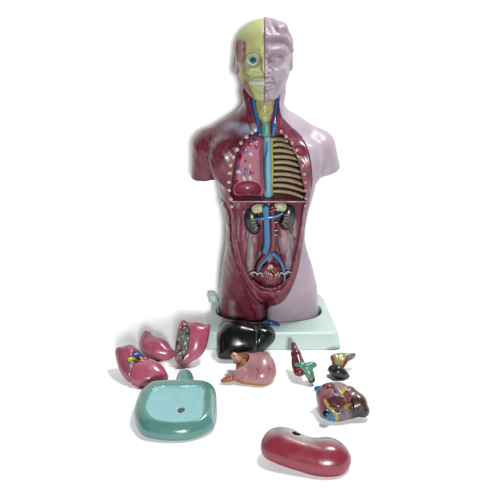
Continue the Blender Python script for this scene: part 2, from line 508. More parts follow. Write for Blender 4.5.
def skin_col(P):
    x, y, z = P.T
    c = np.tile(lin((198, 178, 194)), (len(P), 1))
    c = mixc(c, .3+.4*wob(P, 22, 5), (188, 168, 186))
    c = mixc(c, .5*sstep(wob(P, 9, 6), .2, .9), (204, 188, 200))
    # nostril and the lip line are painted darker
    c = mixc(c, .6*sstep(-ell(P, H(2.9, -31.5, 269.5), (2.2, 2.8, 1.8)), -.6, .4), (60, 40, 56))
    c = mixc(c, .45*(y < -14)*np.exp(-(line2(P, FACE[4][0])/.7)**2), (110, 84, 106)); c = mixc(c, .4*(y < -14)*np.exp(-(line2(P, LASH)/.7)**2), (104, 84, 104))
    inn = sstep(-(skin_region(P)), 1.0, .4)
    c = mixc(c, .35*inn, (110, 60, 86))
    c = mixc(c, sstep(-cavity(P), -1, .2), (120, 50, 66))
    return c
def skull_col(P):
    x, y, z = P.T
    c = np.tile(lin((196, 198, 128)), (len(P), 1))
    c = mixc(c, .4+.5*wob(P, 10, 7), (184, 190, 124))
    c = mixc(c, sstep(wob(P, 4, 8), .2, .9)*.4, (168, 172, 104))
    t = segd(P, (240.5, 48), (240, 60))+1.2*wob(P, 3, 9)
    c = mixc(c, .9*sstep(-t, -5.8, -3.8)*(y < 9), (138, 62, 58))
    t = segd(P, (242, 62), (245.5, 84))+.8*wob(P, 3, 10)
    c = mixc(c, .55*sstep(-t, -3.5, -1), (150, 84, 66))
    t = segd(P, (246, 88), (252, 98))+.8*wob(P, 3, 10)
    c = mixc(c, .7*sstep(-t, -4.0, -1.5), (140, 56, 54))
    c = mixc(c, .7*sstep(-ell(P, H(-2.4, -32.5, 270.6), (3.4, 5.2, 3.8)), -.8, .4), (70, 62, 40))
    c = mixc(c, .35*sstep(-np.abs(segd(P, (247, 70), (258, 73))), -2, 0), (150, 140, 84))
    return c
h = .95
V, Q = mesh_sdf(muscle_f, (-62, -44, 3), (60, 44, 262), h)
link('muscle_half', V, Q, M_plastic, torso, muscle_col(V), label='maroon muscle half with opened chest and belly')
V, Q = mesh_sdf(skin_f, (9, -46, 3), (98, 46, 324), h)
link('skin_half', V, Q, M_skin, torso, skin_col(V), label='lilac skin half of head, shoulder and hip')
V, Q = mesh_sdf(skull_f, (-18, -46, 236), (16, 42, 322), .6)
skull = link('skull', V, Q, mat('bone_paint', None, .42, mott=.1, scale=60, bump=.1, bscale=60), torso, skull_col(V))
print('body', round(time.time()-T0, 1))
# ear on the skull side
def ear_f(P):
    e = ell(P, H(-25.5, 3, 273), (3, 6.5, 10))
    e = smax(e, -ell(P, H(-28.5, 1.5, 275), (3, 3.8, 6)), 1.5)
    return smax(e, -ell(P, H(-26, 9, 265), (4, 5, 6)), 2)
V, Q = mesh_sdf(ear_f, (-20, -8, 258), (-6, 14, 288), .6)
link('ear', V, Q, cm((186, 160, 172), .4, mott=.05), torso)
# eye
eye = ball('eyeball', EL+np.array((0, 1.2, 0)), 5.7, cm((190, 214, 204), .1, coat=.6, mott=.04), skull, seg=32)
dn = (CAM-EL); dn /= np.linalg.norm(dn); dn = dn*.4+np.array((0, -1, 0))*.6; dn /= np.linalg.norm(dn)
Rn = frame(dn); ec = EL+np.array((0, 1.2, 0))
tube('eyelid', [ec+Rn@np.array((5.7*math.cos(a), 5.4*math.sin(a), 2.9)) for a in np.linspace(.15, math.pi-.15, 9)], [.5]+[.9]*7+[.5], cm((196, 190, 120), .3), skull)
ball('iris', ec+dn*4.2, (3.3, 3.3, 1.75), cm((46, 128, 140), .12, coat=.6), eye, rot=Rn, seg=28)
ball('pupil', ec+dn*5.45, (1.7, 1.7, .75), cm((10, 14, 18), .1), eye, rot=Rn, seg=24)
# teeth
def teeth_f(P):
    x, y, z = P.T
    pts = [H(-.6-2.1*k, -28.2+.11*k*k, 261-.08*k) for k in range(7)]
    d = chain(P*(1, 1, .62), [np.array(p)*(1, 1, .62) for p in pts], [1.35]*6+[1.0], .8)
    return d+.22*np.exp(-((z-261)/.3)**2)+.18*(np.cos((x-hxx)*3.0) > .75)
V, Q = mesh_sdf(teeth_f, H(-16, -33, 255), H(1, -18, 267), .4)
link('teeth', V, Q, cm((196, 198, 190), .3, mott=.1), skull)
# ---- neck organs
nw = lambda px, py, off=0: hit(lambda P: smax(body_solid(P), -neckcut(P), .5), px, py)+np.array((0, -off, 0))
def along(pts, off): return [nw(a, b, off) for a, b in pts]
lar = along([(264.5, 102), (264.8, 109), (265, 116), (265.2, 121)], .5)
def lar_f(P):
    d = chain(P, lar, [8.2, 7.8, 5.6, 4.4], 3)
    d = smin(d, ell(P, np.array(lar[1])+(0, -7, 0), (2.4, 2.5, 7)), 3)
    z = P[:, 2]
    return d+.35*np.sin(z*1.1)*.5+.3*wob(P, 2.2, 12)
V, Q = mesh_sdf(lar_f, np.min(lar, 0)-12, np.max(lar, 0)+12, .6)
c = np.tile(lin((206, 196, 128)), (len(V), 1)); c = mixc(c, .5+.6*wob(V, 2.5, 13), (160, 150, 84))
link('larynx', V, Q, M_glossy, torso, c)
tr = along([(265.5, 121), (265.8, 127), (266, 135)], .2)
tz = np.linspace(0, 1, 15)
pt = [np.array(tr[0])*(1-t)+np.array(tr[2])*t for t in tz]
tube('trachea', pt, [4.2+.35*(i % 2) for i in range(15)], cm((92, 166, 140), .3), torso, n=3)
def vessel(name, pts, r, col, off, **k):
    return tube(name, along(pts, off), r, cm(col, .22, coat=.4, mott=.06), torso, **k)
vessel('jugular_vein', [(253.5, 99), (254.8, 108), (256.8, 118), (258.8, 127), (260, 135)], [2.0, 2.1, 2.1, 2, 1.9], (34, 112, 176), .4)
vessel('jugular_vein', [(277, 99), (276.4, 108), (275.2, 118), (274, 127), (273.2, 135)], [2.0, 2.1, 2.2, 2, 1.9], (34, 100, 170), .4)
vessel('carotid_artery', [(256.6, 99), (258, 108), (260, 118), (261.8, 127), (262.8, 135)], 1.25, (150, 28, 40), 1.0)
vessel('carotid_artery', [(274, 99), (273.4, 108), (272, 118), (270.8, 127), (270.2, 135)], 1.25, (150, 28, 40), 1.0)
# ---- rib studs
studs = [(252,132.5),(246.5,137),(241,143),(237,149.5),(233.2,157),(230.7,165),(229.7,173),(229,182),(229.3,190),(231,199),(231.8,206.5),
         (281,131.5),(286,137),(292,143.5),(296.8,150.5),(300.3,158),(302.8,166),(304.4,174),(305.2,182),(305.6,190),(305.8,198),(305,205.5)]
for i, (a, b) in enumerate(studs):
    p = hit(body_solid, a, b)
    g = grad(body_solid, p[None])[0]; g /= np.linalg.norm(g)
    r = 2.1 if i < 11 else 1.75
    ball('rib_end', p+g*.2, (r*(1+.12*math.sin(i*2.3)), r, 1.35), cm((206, 186, 164) if i < 11 else (190, 158, 152), .35), torso, rot=frame(g), seg=16)
# ---- chest content
dzY = -13
def back(px, py, lift=0):
    p = hit(lambda P: smax(body_solid(P), -cavity(P), .5), px, py)
    return p+np.array((0, -lift, 0))
for i in range(10):
    yl = 139.6+5.75*i
    yr = yl+2.0+.45*i
    xr = float(np.interp(yr, [139, 146, 157, 170, 185, 197], [288, 293.5, 299, 303, 304.5, 305]))
    if i == 9: xr = 303
    if i < 2: xr -= 3
    pts = []
    for t in (0, .2, .4, .6, .8, 1):
        px = 272+(xr-272)*t; py = yl+(yr-yl)*(t**1.5)-1.5*math.sin(t*3.14)+.25*math.sin(i*2.1+t*5)
        Y = -11-15*t**2.2
        pts.append(U(px, py, Y))
    tube('rib', pts, [1.6, 1.75, 1.8, 1.8, 1.65, 1.2], cm((188, 172, 128), .35, mott=.15), torso)
tube('nerve_cord', [U(272.2-.4*math.sin(k), 138+k*6.3, -14) for k in range(10)], 1.2, cm((176, 176, 44), .3), torso)
sp = [U(267.4, 137, -13), U(267.6, 150, -13), U(267.8, 165, -13), U(268, 180, -13), U(268.2, 195.5, -13)]
tube('gullet', sp, [3.6, 3.9, 4.1, 4.3, 4.4], cm((132, 190, 212), .35, mott=.06), torso, n=8)
tube('azygos_vein', [p+np.array((dx, -3.9, 0)) for p, dx in zip([U(267, 141, -13), U(266.6, 150, -13), U(265.3, 158, -13), U(265.0, 168, -13), U(265.6, 180, -13), U(266, 190, -13)], (0, 0, 0, 0, 0, 0))], [.6, .9, 1.0, .9, .8, .6], cm((40, 120, 176), .3), torso)
lungp = crom(XZ([(257,135.5),(262.5,138),(264.2,146),(264.3,160),(264.5,178),(264.3,196.5),(250,197.5),(232.5,197),(231,184),(232.5,170),(235.5,157),(240.5,146),(248,138)], -24), 3)
lc = U(248, 190.5, -27)
def lung_f(P):
    x, y, z = P.T
    d2 = poly(x, z, lungp)
    R, T = 6.0, 14.0
    q = np.sqrt((np.maximum(R+d2, 0)/R)**2+((y+12)/T)**2)-1
    d = q*R
    d = smax(d, -ell(P, lc, (12.8, 13, 8.2)), 1.2)
    return d
V, Q = mesh_sdf(lung_f, (lungp[:, 0].min()-3, -30, lungp[:, 1].min()-3), (lungp[:, 0].max()+3, 6, lungp[:, 1].max()+3), .6)
c = np.tile(lin((202, 98, 134)), (len(V), 1))
c = mixc(c, .4+.5*wob(V, 8, 14), (178, 76, 108))
c = mixc(c, .6*sstep(-segd(V, (260, 152), (259.5, 186)), -3.2, -1.5), (140, 96, 100))
c = mixc(c, sstep(-ell(V, lc, (12.9, 13, 8.3)), -.8, .3), (150, 50, 76))
lung = link('lung', V, Q, M_glossy, torso, c)
cb_, cr_, cw_ = (48, 98, 170), (150, 24, 50), (186, 192, 196)
for a, b, r, cc in ((254.3,140.2,1.7,cb_),(250.2,144.2,1.8,cr_),(256.3,147,1.9,cr_),(245.3,151.2,2,cb_),(250.8,154.3,1.8,cw_),(240.3,156.8,1.9,cr_),(245.6,161,1,(40,20,30)),
                    (239.2,166.8,1.6,cb_),(250,166.3,1.5,cw_),(246,169.3,1.5,cb_),(238.4,172.2,2,cw_),(245.5,173.2,1.5,cb_),(251.8,172.4,1.8,cr_),(244,178.6,1.9,cw_),(250.4,178.4,1.9,cw_),(236.4,182,1.9,cr_)):
    p = hit(lung_f, a, b)
    if p is None: continue
    g = grad(lung_f, p[None])[0]; g /= np.linalg.norm(g)
    o = ball('vessel_section', p, (r*1.4, r*1.0, .45), cm(cc, .25, coat=.3), lung, rot=frame(g)@np.array([[math.cos(a), -math.sin(a), 0], [math.sin(a), math.cos(a), 0], [0, 0, 1]]), seg=14)
# ---- midriff ledge
def dia_f(P):
    x, y, z = P.T
    c0 = U(268, 198.3, -18)
    return box(P, (c0[0], -13, c0[2]-1.6), (36, 11, 1.0), .8)+.3*wob(P, 4, 15)
V, Q = mesh_sdf(dia_f, (-24, -28, U(268, 198.3, -18)[2]-6), (58, 2, U(268, 198.3, -18)[2]+4), .7)
c = np.tile(lin((150, 84, 104)), (len(V), 1)); c = mixc(c, sstep(wob(V, 4, 16), 0, .8)*.6, (160, 140, 146))
link('diaphragm', V, Q, M_glossy, torso, c)
# ---- abdominal organs
def psoas_f(P):
    d = 1e9
    for pts, r in (([(256, 222), (254, 240), (250, 262), (250, 280)], [7, 7.5, 6.5, 4]), ([(281, 222), (284, 240), (288, 262), (287, 278)], [7, 7.5, 6.5, 4]),
                   ([(243.5, 212), (243, 235), (246, 262)], [4, 4.5, 3.5]), ([(296, 212), (296, 235), (293, 262)], [4, 4.5, 3.5]),
                   ([(268, 205), (268.5, 235), (269, 258)], [8, 7.5, 6])):
        dd = chain(P, [U(a, b, -9) for a, b in pts], r, 2)
        d = dd if isinstance(d, float) else smin(d, dd, 1.2)
    return d+.35*wob(P*(1, 1, .4), 1.8, 17)+.15
V, Q = mesh_sdf(psoas_f, (-26, -26, 30), (60, 4, 165), .7)
c = np.tile(lin((152, 74, 96)), (len(V), 1))
f1 = wob(V*(1, 1, .5), 2, 18)
c = mixc(c, .7*sstep(f1+wob(V, 9, 19), .0, 1.0), (190, 160, 170))
for a, b in (((249.5, 225), (251, 290)), ((247.5, 205), (248, 232)), ((291, 240), (288.5, 285)), ((293, 210), (293.5, 240))):
    c = mixc(c, .8*sstep(-(segd(V, a, b)+1.2*f1), -3.6, -1.2), (186, 182, 184))
link('back_muscles', V, Q, M_plastic, torso, c)
def kidney(pxc, pyc, side, yy=-19):
    c0 = U(pxc, pyc, yy)
    a = math.radians(12*side)
    Rm = np.array([[math.cos(a), 0, math.sin(a)], [0, 1, 0], [-math.sin(a), 0, math.cos(a)]])
    def f(P):
        p = (P-c0)@Rm
        d = ell(p, (0, 0, 0), (7.6, 6, 13.2))
        return smax(d, -ell(p, (-8.2*side, -2, 0), (4, 8, 4.5)), 2.5)
    V, Q = mesh_sdf(f, c0-16, c0+16, .6)
    c = np.tile(lin((44, 46, 52)), (len(V), 1)); c = mixc(c, .5*sstep(wob(V, 3, 20), .1, .9), (78, 84, 84))
    k = link('kidney', V, Q, M_glossy, torso, c)
    for j in range(4):
        p0 = c0+Rm@np.array((-3.5*side, -5.4, -3.5+2.3*j)); p1 = c0+Rm@np.array((1.0*side, -6.2, -7+4.6*j))
        tube('renal_branch', [p0, (p0+p1)/2+np.array((0, -.6, 0)), p1], [.7, .6, .35], cm((170, 160, 120), .3), k, seg=8, n=3)
kidney(252.6, 222, -1); kidney(287.3, 217.5, 1)
for px, py, s in ((259, 208.2, -1), (279.5, 206.8, 1)):
    c0 = U(px, py, -20)
    f = lambda P: smin(ell(P, c0, (7, 4, 4.6)), ell(P, c0+np.array((3.4*s, 0, -1.5)), (3.5, 3.5, 3.5)), 2)+.25*wob(P, 2, 21)
    V, Q = mesh_sdf(f, c0-11, c0+11, .6)
    link('adrenal_gland', V, Q, cm((206, 204, 150), .3, mott=.15), torso)
ves = lambda name, pts, r, col, Y=-21, **k: tube(name, [U(p[0], p[1], Y if len(p) < 3 else p[2]) for p in pts], r, cm(col, .22, coat=.4, mott=.08), torso, **k)
ves('vena_cava', [(265.8, 206.5), (266.2, 216), (266.8, 228), (267.2, 240), (266.5, 247), (264.5, 252.5)], [3.7, 3.5, 3.3, 3.4, 3.4, 2.9], (34, 124, 184), -23)
ves('renal_vein', [(267, 217.5), (272.5, 217), (278, 215.5), (283, 213)], [2.1, 1.9, 1.7, 1.3], (34, 124, 184), -24.5)
ves('renal_vein', [(265, 219), (260.5, 218.5), (256, 219)], [1.7, 1.4, 1.0], (34, 124, 184), -24)
ves('aorta', [(272.3, 206), (272.8, 220), (273, 235), (272.8, 247), (271, 252)], [2.9, 2.9, 2.9, 3, 2.6], (132, 24, 36), -21.5)
ves('iliac_artery', [(272, 250), (266, 254.5), (260.8, 261), (257.6, 268), (256.8, 277)], [2.7, 2.2, 1.8, 1.5, 1.1], (142, 32, 44), -21)
ves('iliac_artery', [(272, 250), (277, 255), (281.5, 262), (284, 270), (284.8, 280)], [2.7, 2.2, 1.8, 1.5, 1.1], (142, 32, 44), -20)
ves('iliac_vein', [(272.5, 253.5), (268, 256.5), (262.5, 262.5), (258.8, 269), (257.3, 275.5)], [2.3, 1.9, 1.6, 1.5, 1.2], (44, 130, 188), -22.5)
ves('iliac_vein', [(272.5, 253.5), (277.5, 257.5), (281.8, 264), (284.2, 272), (284.6, 282), (283, 291), (281, 297)], [2.3, 2, 1.7, 1.5, 1.5, 1.4, 1.1], (44, 130, 188), -23.5 if 0 else -24)
for a, b in ((276.5, 222.5), (277, 230.5), (276.5, 235)):
    ves('arterial_stump', [(a-2.5, b), (a+.8, b-.4)], [1.1, .9], (86, 110, 150), -24.5, seg=8)
for a, b in ((276.5, 208.5), (270, 210.5), (272.5, 209)):
    ves('arterial_branch', [(272.6, b+2), (a, b)], [1.4, 1.0], (120, 34, 44), -24, seg=8)
# bladder region
bc = U(270.5, 275, -17)
def pel_f(P):
    d = ell(P, bc, (13, 7, 12))
    d = smax(d, -ell(P, bc+np.array((0, -11, 7)), (8, 7, 7)), 3)
    return d+1.0*wob(P, 2.2, 22)+.5*wob(P, 1.2, 25)
V, Q = mesh_sdf(pel_f, bc-18, bc+18, .6)
c = np.tile(lin((138, 58, 72)), (len(V), 1)); c = mixc(c, sstep(wob(V, 2.3, 23), .1, .9)*.8, (182, 134, 140))
link('bladder', V, Q, M_glossy, torso, c)
ball('rectum_section', U(270.5, 266.5, -19), (2.9, 2.4, 2.6), cm((206, 190, 186), .25, coat=.4, mott=.2), torso)
ves('ureter', [(250, 273.5), (254, 272), (257.5, 274), (261, 273), (263, 277)], [.8, .9, .9, .9, .6], (206, 186, 180), -25.5, seg=8)
ves('ureter', [(292, 273.5), (288, 271.5), (284.5, 274), (281, 272.8), (278, 277)], [.8, .9, .9, .9, .6], (206, 186, 180), -25.5, seg=8)
# lower belly wall in front of the pelvis
def wall_f(P):
    x, y, z = P.T
    pl = XZ([(252, 279), (259, 284.5), (270, 287.5), (281, 284), (290, 277), (290, 287), (281, 296), (270, 299.5), (261, 297), (253, 289)], -27)
    s = body_solid(P)
    return smax(smax(poly(x, z, crom(pl, 2)), s+2.0, 1), -(s+9), 1)+.25*np.sin(x*1.3)*.5
V, Q = mesh_sdf(wall_f, (0, -40, 30), (46, -10, 68), .7)
c = np.tile(lin((140, 38, 62)), (len(V), 1)); c = mixc(c, .5+.5*wob(V, 4, 24), (116, 34, 52))
c = mixc(c, .5*sstep(-segd(V, (270.5, 286), (270.5, 299)), -1.2, -.3), (190, 140, 150))
link('belly_wall', V, Q, M_plastic, torso, c)
# little latch hook on the flank
p = hit(body_solid, 223.5, 204)
tube('latch_hook', [p+np.array((0, -.6, 3)), p+np.array((-1.4, -1.6, 0)), p+np.array((.4, -.8, -4))], [.8, 1.1, .8], cm((205, 200, 205), .3), torso, seg=10)
print('torso', round(time.time()-T0, 1))
#==BASE==
stand = thing('display_stand', (21, 0, 0), 'pale mint plastic stand with two leg sockets under the torso', 'display stand')
ztop = 18.5
def base_f(P):
    x, y, z = P.T
    zz = np.clip(z/ztop, 0, 1.2)
    yy = (y+45)/90
    hw = 68.5-3.2*zz-6.5*yy
    hd = 45.5-2.6*zz
    cx = 22.6-3.5*yy
    qx = np.abs(x-cx)-hw; qy = np.abs(y-.5)-hd
    r = 7
    d2 = np.hypot(np.maximum(qx+r, 0), np.maximum(qy+r, 0))+np.minimum(np.maximum(qx+r, qy+r), 0)-r
    d = smax(d2, z-ztop, 2.0)
    # sockets for the thighs
    d = smax(d, -smax(body_solid(np.stack([x, y, np.maximum(z, 8)], 1))-1.7, 7-z, 1), 1.6)
    d = smax(d, .15-z, .3)
    kb = box(P, U(212.5, 297.5, 33), (4.5, 5, 4), 2.2)
    return smin(d, kb, 3)
V, Q = mesh_sdf(base_f, (-52, -52, -2), (96, 52, 28), 1.0)
M_mint = mat('mint_plastic', (220, 248, 238), .38, coat=.1, mott=.05, scale=18, bump=.06, bscale=60)
link('tray', V, Q, M_mint, stand)
#==ITEMS==
class Plane:
    """a tilted plane on the table: photo outline -> object coordinates"""
    def __init__(s, px, py, tilt, lift=1.0, Y=None):
        s.o = F(px, py, lift); s.t = math.radians(tilt)
        s.u = np.array((1, 0, 0)); s.v = np.array((0, math.cos(s.t), math.sin(s.t))); s.n = np.cross(s.u, s.v)
    def q(s, px, py, w=0):
        d = ray(px, py); o = s.o+s.n*w
        t = ((o-CAM)@s.n)/(d@s.n); p = CAM+t*d
        r = p-s.o
        return np.array((r@s.u, r@s.v))
    def P(s, px, py, w=0):
        a = s.q(px, py, w); return s.o+s.u*a[0]+s.v*a[1]+s.n*w
    def loc(s, P):
        r = P-s.o; return np.stack([r@s.u, r@s.v, r@s.n], 1)
    def poly(s, pts, n=3): return crom([s.q(a, b) for a, b in pts], n)
def pillow(L, pg, R, T, Tb=None):
    Tb = T if Tb is None else Tb
    d2 = poly(L[:, 0], L[:, 1], pg); w = L[:, 2]
    t = np.where(w > 0, T, Tb)
    return (np.sqrt((np.maximum(R+d2, 0)/R)**2+(w/t)**2)-1)*min(R, T), d2
def floorclip(d, P, k=.6): return smax(d, .12-P[:, 2], k)
def organ(name, f, lo, hi, h, m, colf, label, cat, group=None):
    V, Q = mesh_sdf(f, lo, hi, h)
    org = np.array(((V[:, 0].min()+V[:, 0].max())/2, (V[:, 1].min()+V[:, 1].max())/2, 0.))
    t = thing(name, org, label, cat, group)
    return t, V, Q
def bounds(pl, pts, T, Tb):
    c = np.array([pl.P(a, b, w) for a, b in pts for w in (-Tb, T)])
    lo = c.min(0)-3; hi = c.max(0)+3; lo[2] = max(lo[2], -2); return lo, hi
def seg2(L, a, b):
    e = b-a; p = L[:, :2]; h = np.clip(((p-a)@e)/max(e@e, 1e-9), 0, 1)
    return np.linalg.norm(p-a-h[:, None]*e, axis=1)
pinks = dict(base=(186, 84, 112), alt=(168, 70, 98))
# ---- liver
ol = [(223.6,326.8),(229,322.6),(242,321.6),(251.6,323.6),(262.8,324),(272,328),(275.6,335.6),(272.4,343.6),(263,351.5),(256,355),(247,358),(232,359.6),(219,358.5),(217.6,351.6),(220,338.8)]
pl = Plane(240, 357, 52, 2.5); pg = pl.poly(ol)
def liver_f(P, pl=pl, pg=pg):
    L = pl.loc(P)
    d, d2 = pillow(L, pg, 13, 13, 5)
    d = smin(d, ell(L, tuple(pl.q(236, 338))+(3,), (17, 14, 11.5)), 7)
    g = seg2(L, pl.q(252, 322), pl.q(256.5, 333)); g2 = seg2(L, pl.q(256.5, 333), pl.q(256, 357))
    g = np.minimum(g, g2)
    d = d+.9*np.exp(-(g/1.6)**2)*(L[:, 2] > 0)
    return floorclip(d, P)
t, V, Q = organ('liver_model', liver_f, *bounds(pl, ol, 16, 6), .75, None, None, 'glossy black liver leaning against the front of the mint stand', 'organ model')
L = pl.loc(V); c = np.tile(lin((20, 26, 28)), (len(V), 1)); c = mixc(c, .4*wob(V, 10, 30), (34, 42, 40))
g = np.minimum(seg2(L, pl.q(252, 322), pl.q(256.5, 333)), seg2(L, pl.q(256.5, 333), pl.q(256, 352)))
c = mixc(c, .5*sstep(-(g+.4*wob(V, 2, 31)), -1.4, -.2)*(L[:, 2] > 2), (96, 108, 92))
g = seg2(L, pl.q(261.5, 326), pl.q(256.8, 334)); c = mixc(c, .45*sstep(-g, -1.1, -.2)*(L[:, 2] > 2), (96, 108, 92))
liver = link('lobes', V, Q, mat('glossy_black', None, .2, spec=.35, coat=.1, mott=.1, scale=40, bump=.05, bscale=60), t, c)
zt = ztop+1.6
tube('vein', [F(259.5, 326, zt+2), F(263, 323.5, zt+1.5), F(268, 322.8, zt+.5), F(273, 323.2, zt), F(279.5, 325, zt)], [1.6, 2.4, 2.2, 1.8, 1.2], cm((28, 92, 176), .25, coat=.4), t)
tube('vein', [F(262, 326, zt+1), F(265, 321.3, zt), F(268, 320.3, zt)], [1.2, 1.3, .9], cm((28, 92, 176), .25, coat=.4), t, seg=10)
ball('gall_duct', pl.P(243.5, 322.3, 2), (4, 2.4, 1.8), cm((40, 66, 90), .2, coat=.5), t)
# ---- stomach
ol = [(231.6,353.5),(238,354.6),(247,354.2),(256.4,355.6),(266,359),(273,365.5),(274.8,374),(269.5,380.2),(257,384),(245,384),(234.5,380.6),(229.5,376.8),(234.5,372.4),(236.2,366),(234.5,359.5)]
pl = Plane(252, 383, 26, 1.8); pg = pl.poly(ol)
cut = pl.poly([(235.5,357.5),(246,357),(249.2,361),(247.5,366.5),(242.5,371),(236,371.5),(230,373)])
def stom_f(P, pl=pl, pg=pg, cut=cut):
    L = pl.loc(P)
    d, d2 = pillow(L, pg, 9, 9, 4)
    d = smin(d, ell(L, tuple(pl.q(262, 370))+(2,), (12, 17, 11.5)), 6)
    c = smax(poly(L[:, 0], L[:, 1], cut), 1.5-L[:, 2], 1.5)
    d = smax(d, -c, 1.4)
    return floorclip(d, P)
lo, hi = bounds(pl, ol, 14, 5)
t, V, Q = organ('stomach_model', stom_f, lo, hi, .65, None, None, 'pinkish stomach with orange cut rim lying in front of the black liver', 'organ model')
L = pl.loc(V); c = np.tile(lin((196, 140, 146)), (len(V), 1)); c = mixc(c, .4+.5*wob(V, 8, 32), (184, 122, 130))
d2 = poly(L[:, 0], L[:, 1], pg)
c = mixc(c, sstep(-L[:, 2]+.5*wob(V, 3, 33), -3.6, -2.6)*sstep(d2, -7, -4), (192, 122, 54))
dc = poly(L[:, 0], L[:, 1], cut)
c = mixc(c, sstep(-dc, -.9, -.3), (190, 118, 72)); c = mixc(c, .7*sstep(-dc, 2, 6), (128, 70, 30))
c = mixc(c, .7*sstep(-np.abs(dc-1.2), -.9, -.3)*(L[:, 0] < pl.q(238, 365)[0]), (168, 44, 40))
for pp in ([(236,377),(239,379),(242,378.4),(245,376.6)],[(239,380.6),(243,380)],[(256,380.5),(257.6,377.6),(258.2,374.6),(260,372.4)],[(257.6,377.6),(260.4,376)],[(258,375),(256.6,373)],[(268,377),(269,373.4),(268.4,370)],[(269,373.4),(271,371.6)],[(248,355.5),(243,356)]):
    for a, b in zip(pp[:-1], pp[1:]):
        c = mixc(c, .75*sstep(-(seg2(L, pl.q(*a, 5), pl.q(*b, 5))+.2*wob(V, 2, 34)), -.75, -.2)*(L[:, 2] > 1), (176, 44, 60))
link('stomach_wall', V, Q, M_glossy, t, c)
tube('duodenum_stump', [pl.P(232, 377.5, 2), pl.P(226.5, 379.5, 1), pl.P(221.5, 381.2, 0)], [3.6, 2.9, 1.7], cm((176, 108, 60), .28, coat=.3, mott=.2), t)
tube('cut_edge', [pl.P(234, 376.3, 5), pl.P(228, 378.2, 3.3), pl.P(222, 380, 1.6)], [.7, .7, .5], cm((150, 36, 34), .3), t, seg=8)
tube('gullet_stump', [pl.P(240, 360, 4), pl.P(236, 357, 6), pl.P(233, 354.6, 7)], [3.0, 3.4, 3.0], cm((208, 150, 116), .28, coat=.3), t)
# ---- three lung pieces
def lungpiece(ol, tilt, base, R, T, Tb, extra, colf, label, lift=1.5, grp='pink lung pieces on the left'):
    pl = Plane(base[0], base[1], tilt, lift); pg = pl.poly(ol, 3)
    def f(P):
        L = pl.loc(P); d, d2 = pillow(L, pg, R, T, Tb)
        d = extra(d, L, pl, P); return floorclip(d, P)
    lo, hi = bounds(pl, ol, T+5, Tb)
    t, V, Q = organ('lung_model', f, lo, hi, .6, None, None, label, 'organ model', None)
    L = pl.loc(V); c = np.tile(lin((204, 94, 128)), (len(V), 1)); c = mixc(c, .4+.5*wob(V, 9, 40), (190, 80, 114))
    c = mixc(c, .25*sstep(wob(V, 3, 41), .2, 1), (200, 110, 130))
    c = colf(c, L, pl, V, poly(L[:, 0], L[:, 1], pg))
    link('lung_tissue', V, Q, M_glossy, t, c); return t, pl, f
ol = [(115.6,350),(123,347.6),(131.6,345.6),(137,349.5),(144,355.5),(154,361.8),(161,367.5),(168.5,377),(163.8,382.6),(156,384.8),(147,386.2),(136,385.4),(126,379.6),(119.4,370),(116,359)]
def ex(d, L, pl, P):
    d = smin(d, ell(L, tuple(pl.q(147, 375))+(2,), (16, 13, 9.5)), 5)
    g = seg2(L, pl.q(136, 362), pl.q(130, 384)); d = d+1.3*np.exp(-(g/1.6)**2)
    return smax(d, -ell(L, tuple(pl.q(143, 358))+(8,), (9, 7, 6)), 2)
def cf(c, L, pl, V, d2):
    left = sstep(-(L[:, 0]-np.interp(L[:, 1], [pl.q(131, 384)[1], pl.q(136, 360)[1]], [pl.q(131, 384)[0], pl.q(136, 360)[0]])), -1.2, .6)
    c = mixc(c, .45*left, (150, 78, 96))
    c = mixc(c, .8*sstep(d2, -2.6, -.8)*(L[:, 1] > pl.q(140, 368)[1])*(L[:, 0] > pl.q(128, 350)[0]), (96, 88, 84))
    return c
t, pl, f = lungpiece(ol, 30, (142, 384), 9, 9, 4, ex, cf, 'pink two-lobed lung piece, the leftmost, with blue yellow and red vessels')
for nm, a, b, w, r, cc in (('vein', 136.5, 354.2, 8, 3.0, (30, 96, 176)), ('bronchus', 131.3, 358.4, 9, 2.6, (206, 190, 40)), ('bronchus', 132.5, 362.2, 8.2, 1.9, (98, 176, 84)), ('vein', 149, 361.8, 7, 2.6, (34, 104, 180)), ('artery', 145.8, 358.6, 7, 2.4, (170, 24, 36))):
    p = pl.P(a, b, w); tube(nm, [p+np.array((r*1.3, r*1.0, -r*1.3)), p+np.array((r*.3, 0, -.3*r)), p+np.array((-r*.9, -r*.9, -r*.1))], [r*.8, r*.85, r*.7], cm(cc, .25, coat=.4), t)
tube('artery', [pl.P(134, 361, 8), pl.P(138.5, 362, 9), pl.P(143, 361.6, 8.4), pl.P(148, 363.5, 7)], [1.6, 2, 1.7, 1.3], cm((160, 20, 32), .25, coat=.4), t)
tube('bronchus', [pl.P(140.5, 357.5, 8), pl.P(142.5, 360, 8.6)], [1.4, 1.5], cm((206, 178, 130), .3), t)
ol = [(143,333),(149.4,332.2),(155.8,337.6),(163.5,341),(168.4,347.6),(175.5,352.6),(174,356.6),(167,360.2),(156,359.8),(147.8,356.6),(141,351.4),(139,342)]
def ex(d, L, pl, P):
    return smin(d, ell(L, tuple(pl.q(157, 349))+(1.5,), (12, 10, 8.5)), 5)
def cf(c, L, pl, V, d2):
    w = wob(V, 3, 43)
    c = mixc(c, .5*sstep(-(L[:, 0]-pl.q(150, 345)[0])+w*2, -6, 4), (158, 96, 112))
    return mixc(c, .85*sstep(-(seg2(L, pl.q(141, 334), pl.q(154, 336))+w), -4.2, -2.4), (118, 120, 108))
t, pl, f = lungpiece(ol, 28, (157, 359), 8, 8.5, 3.5, ex, cf, 'small pink wedge-shaped lung piece, in the middle of the three, grey at its top')
tube('bronchus_stump', [pl.P(144, 335.5, 4), pl.P(149, 334.5, 5)], [1.4, 1.6], cm((120, 136, 122), .3), t)
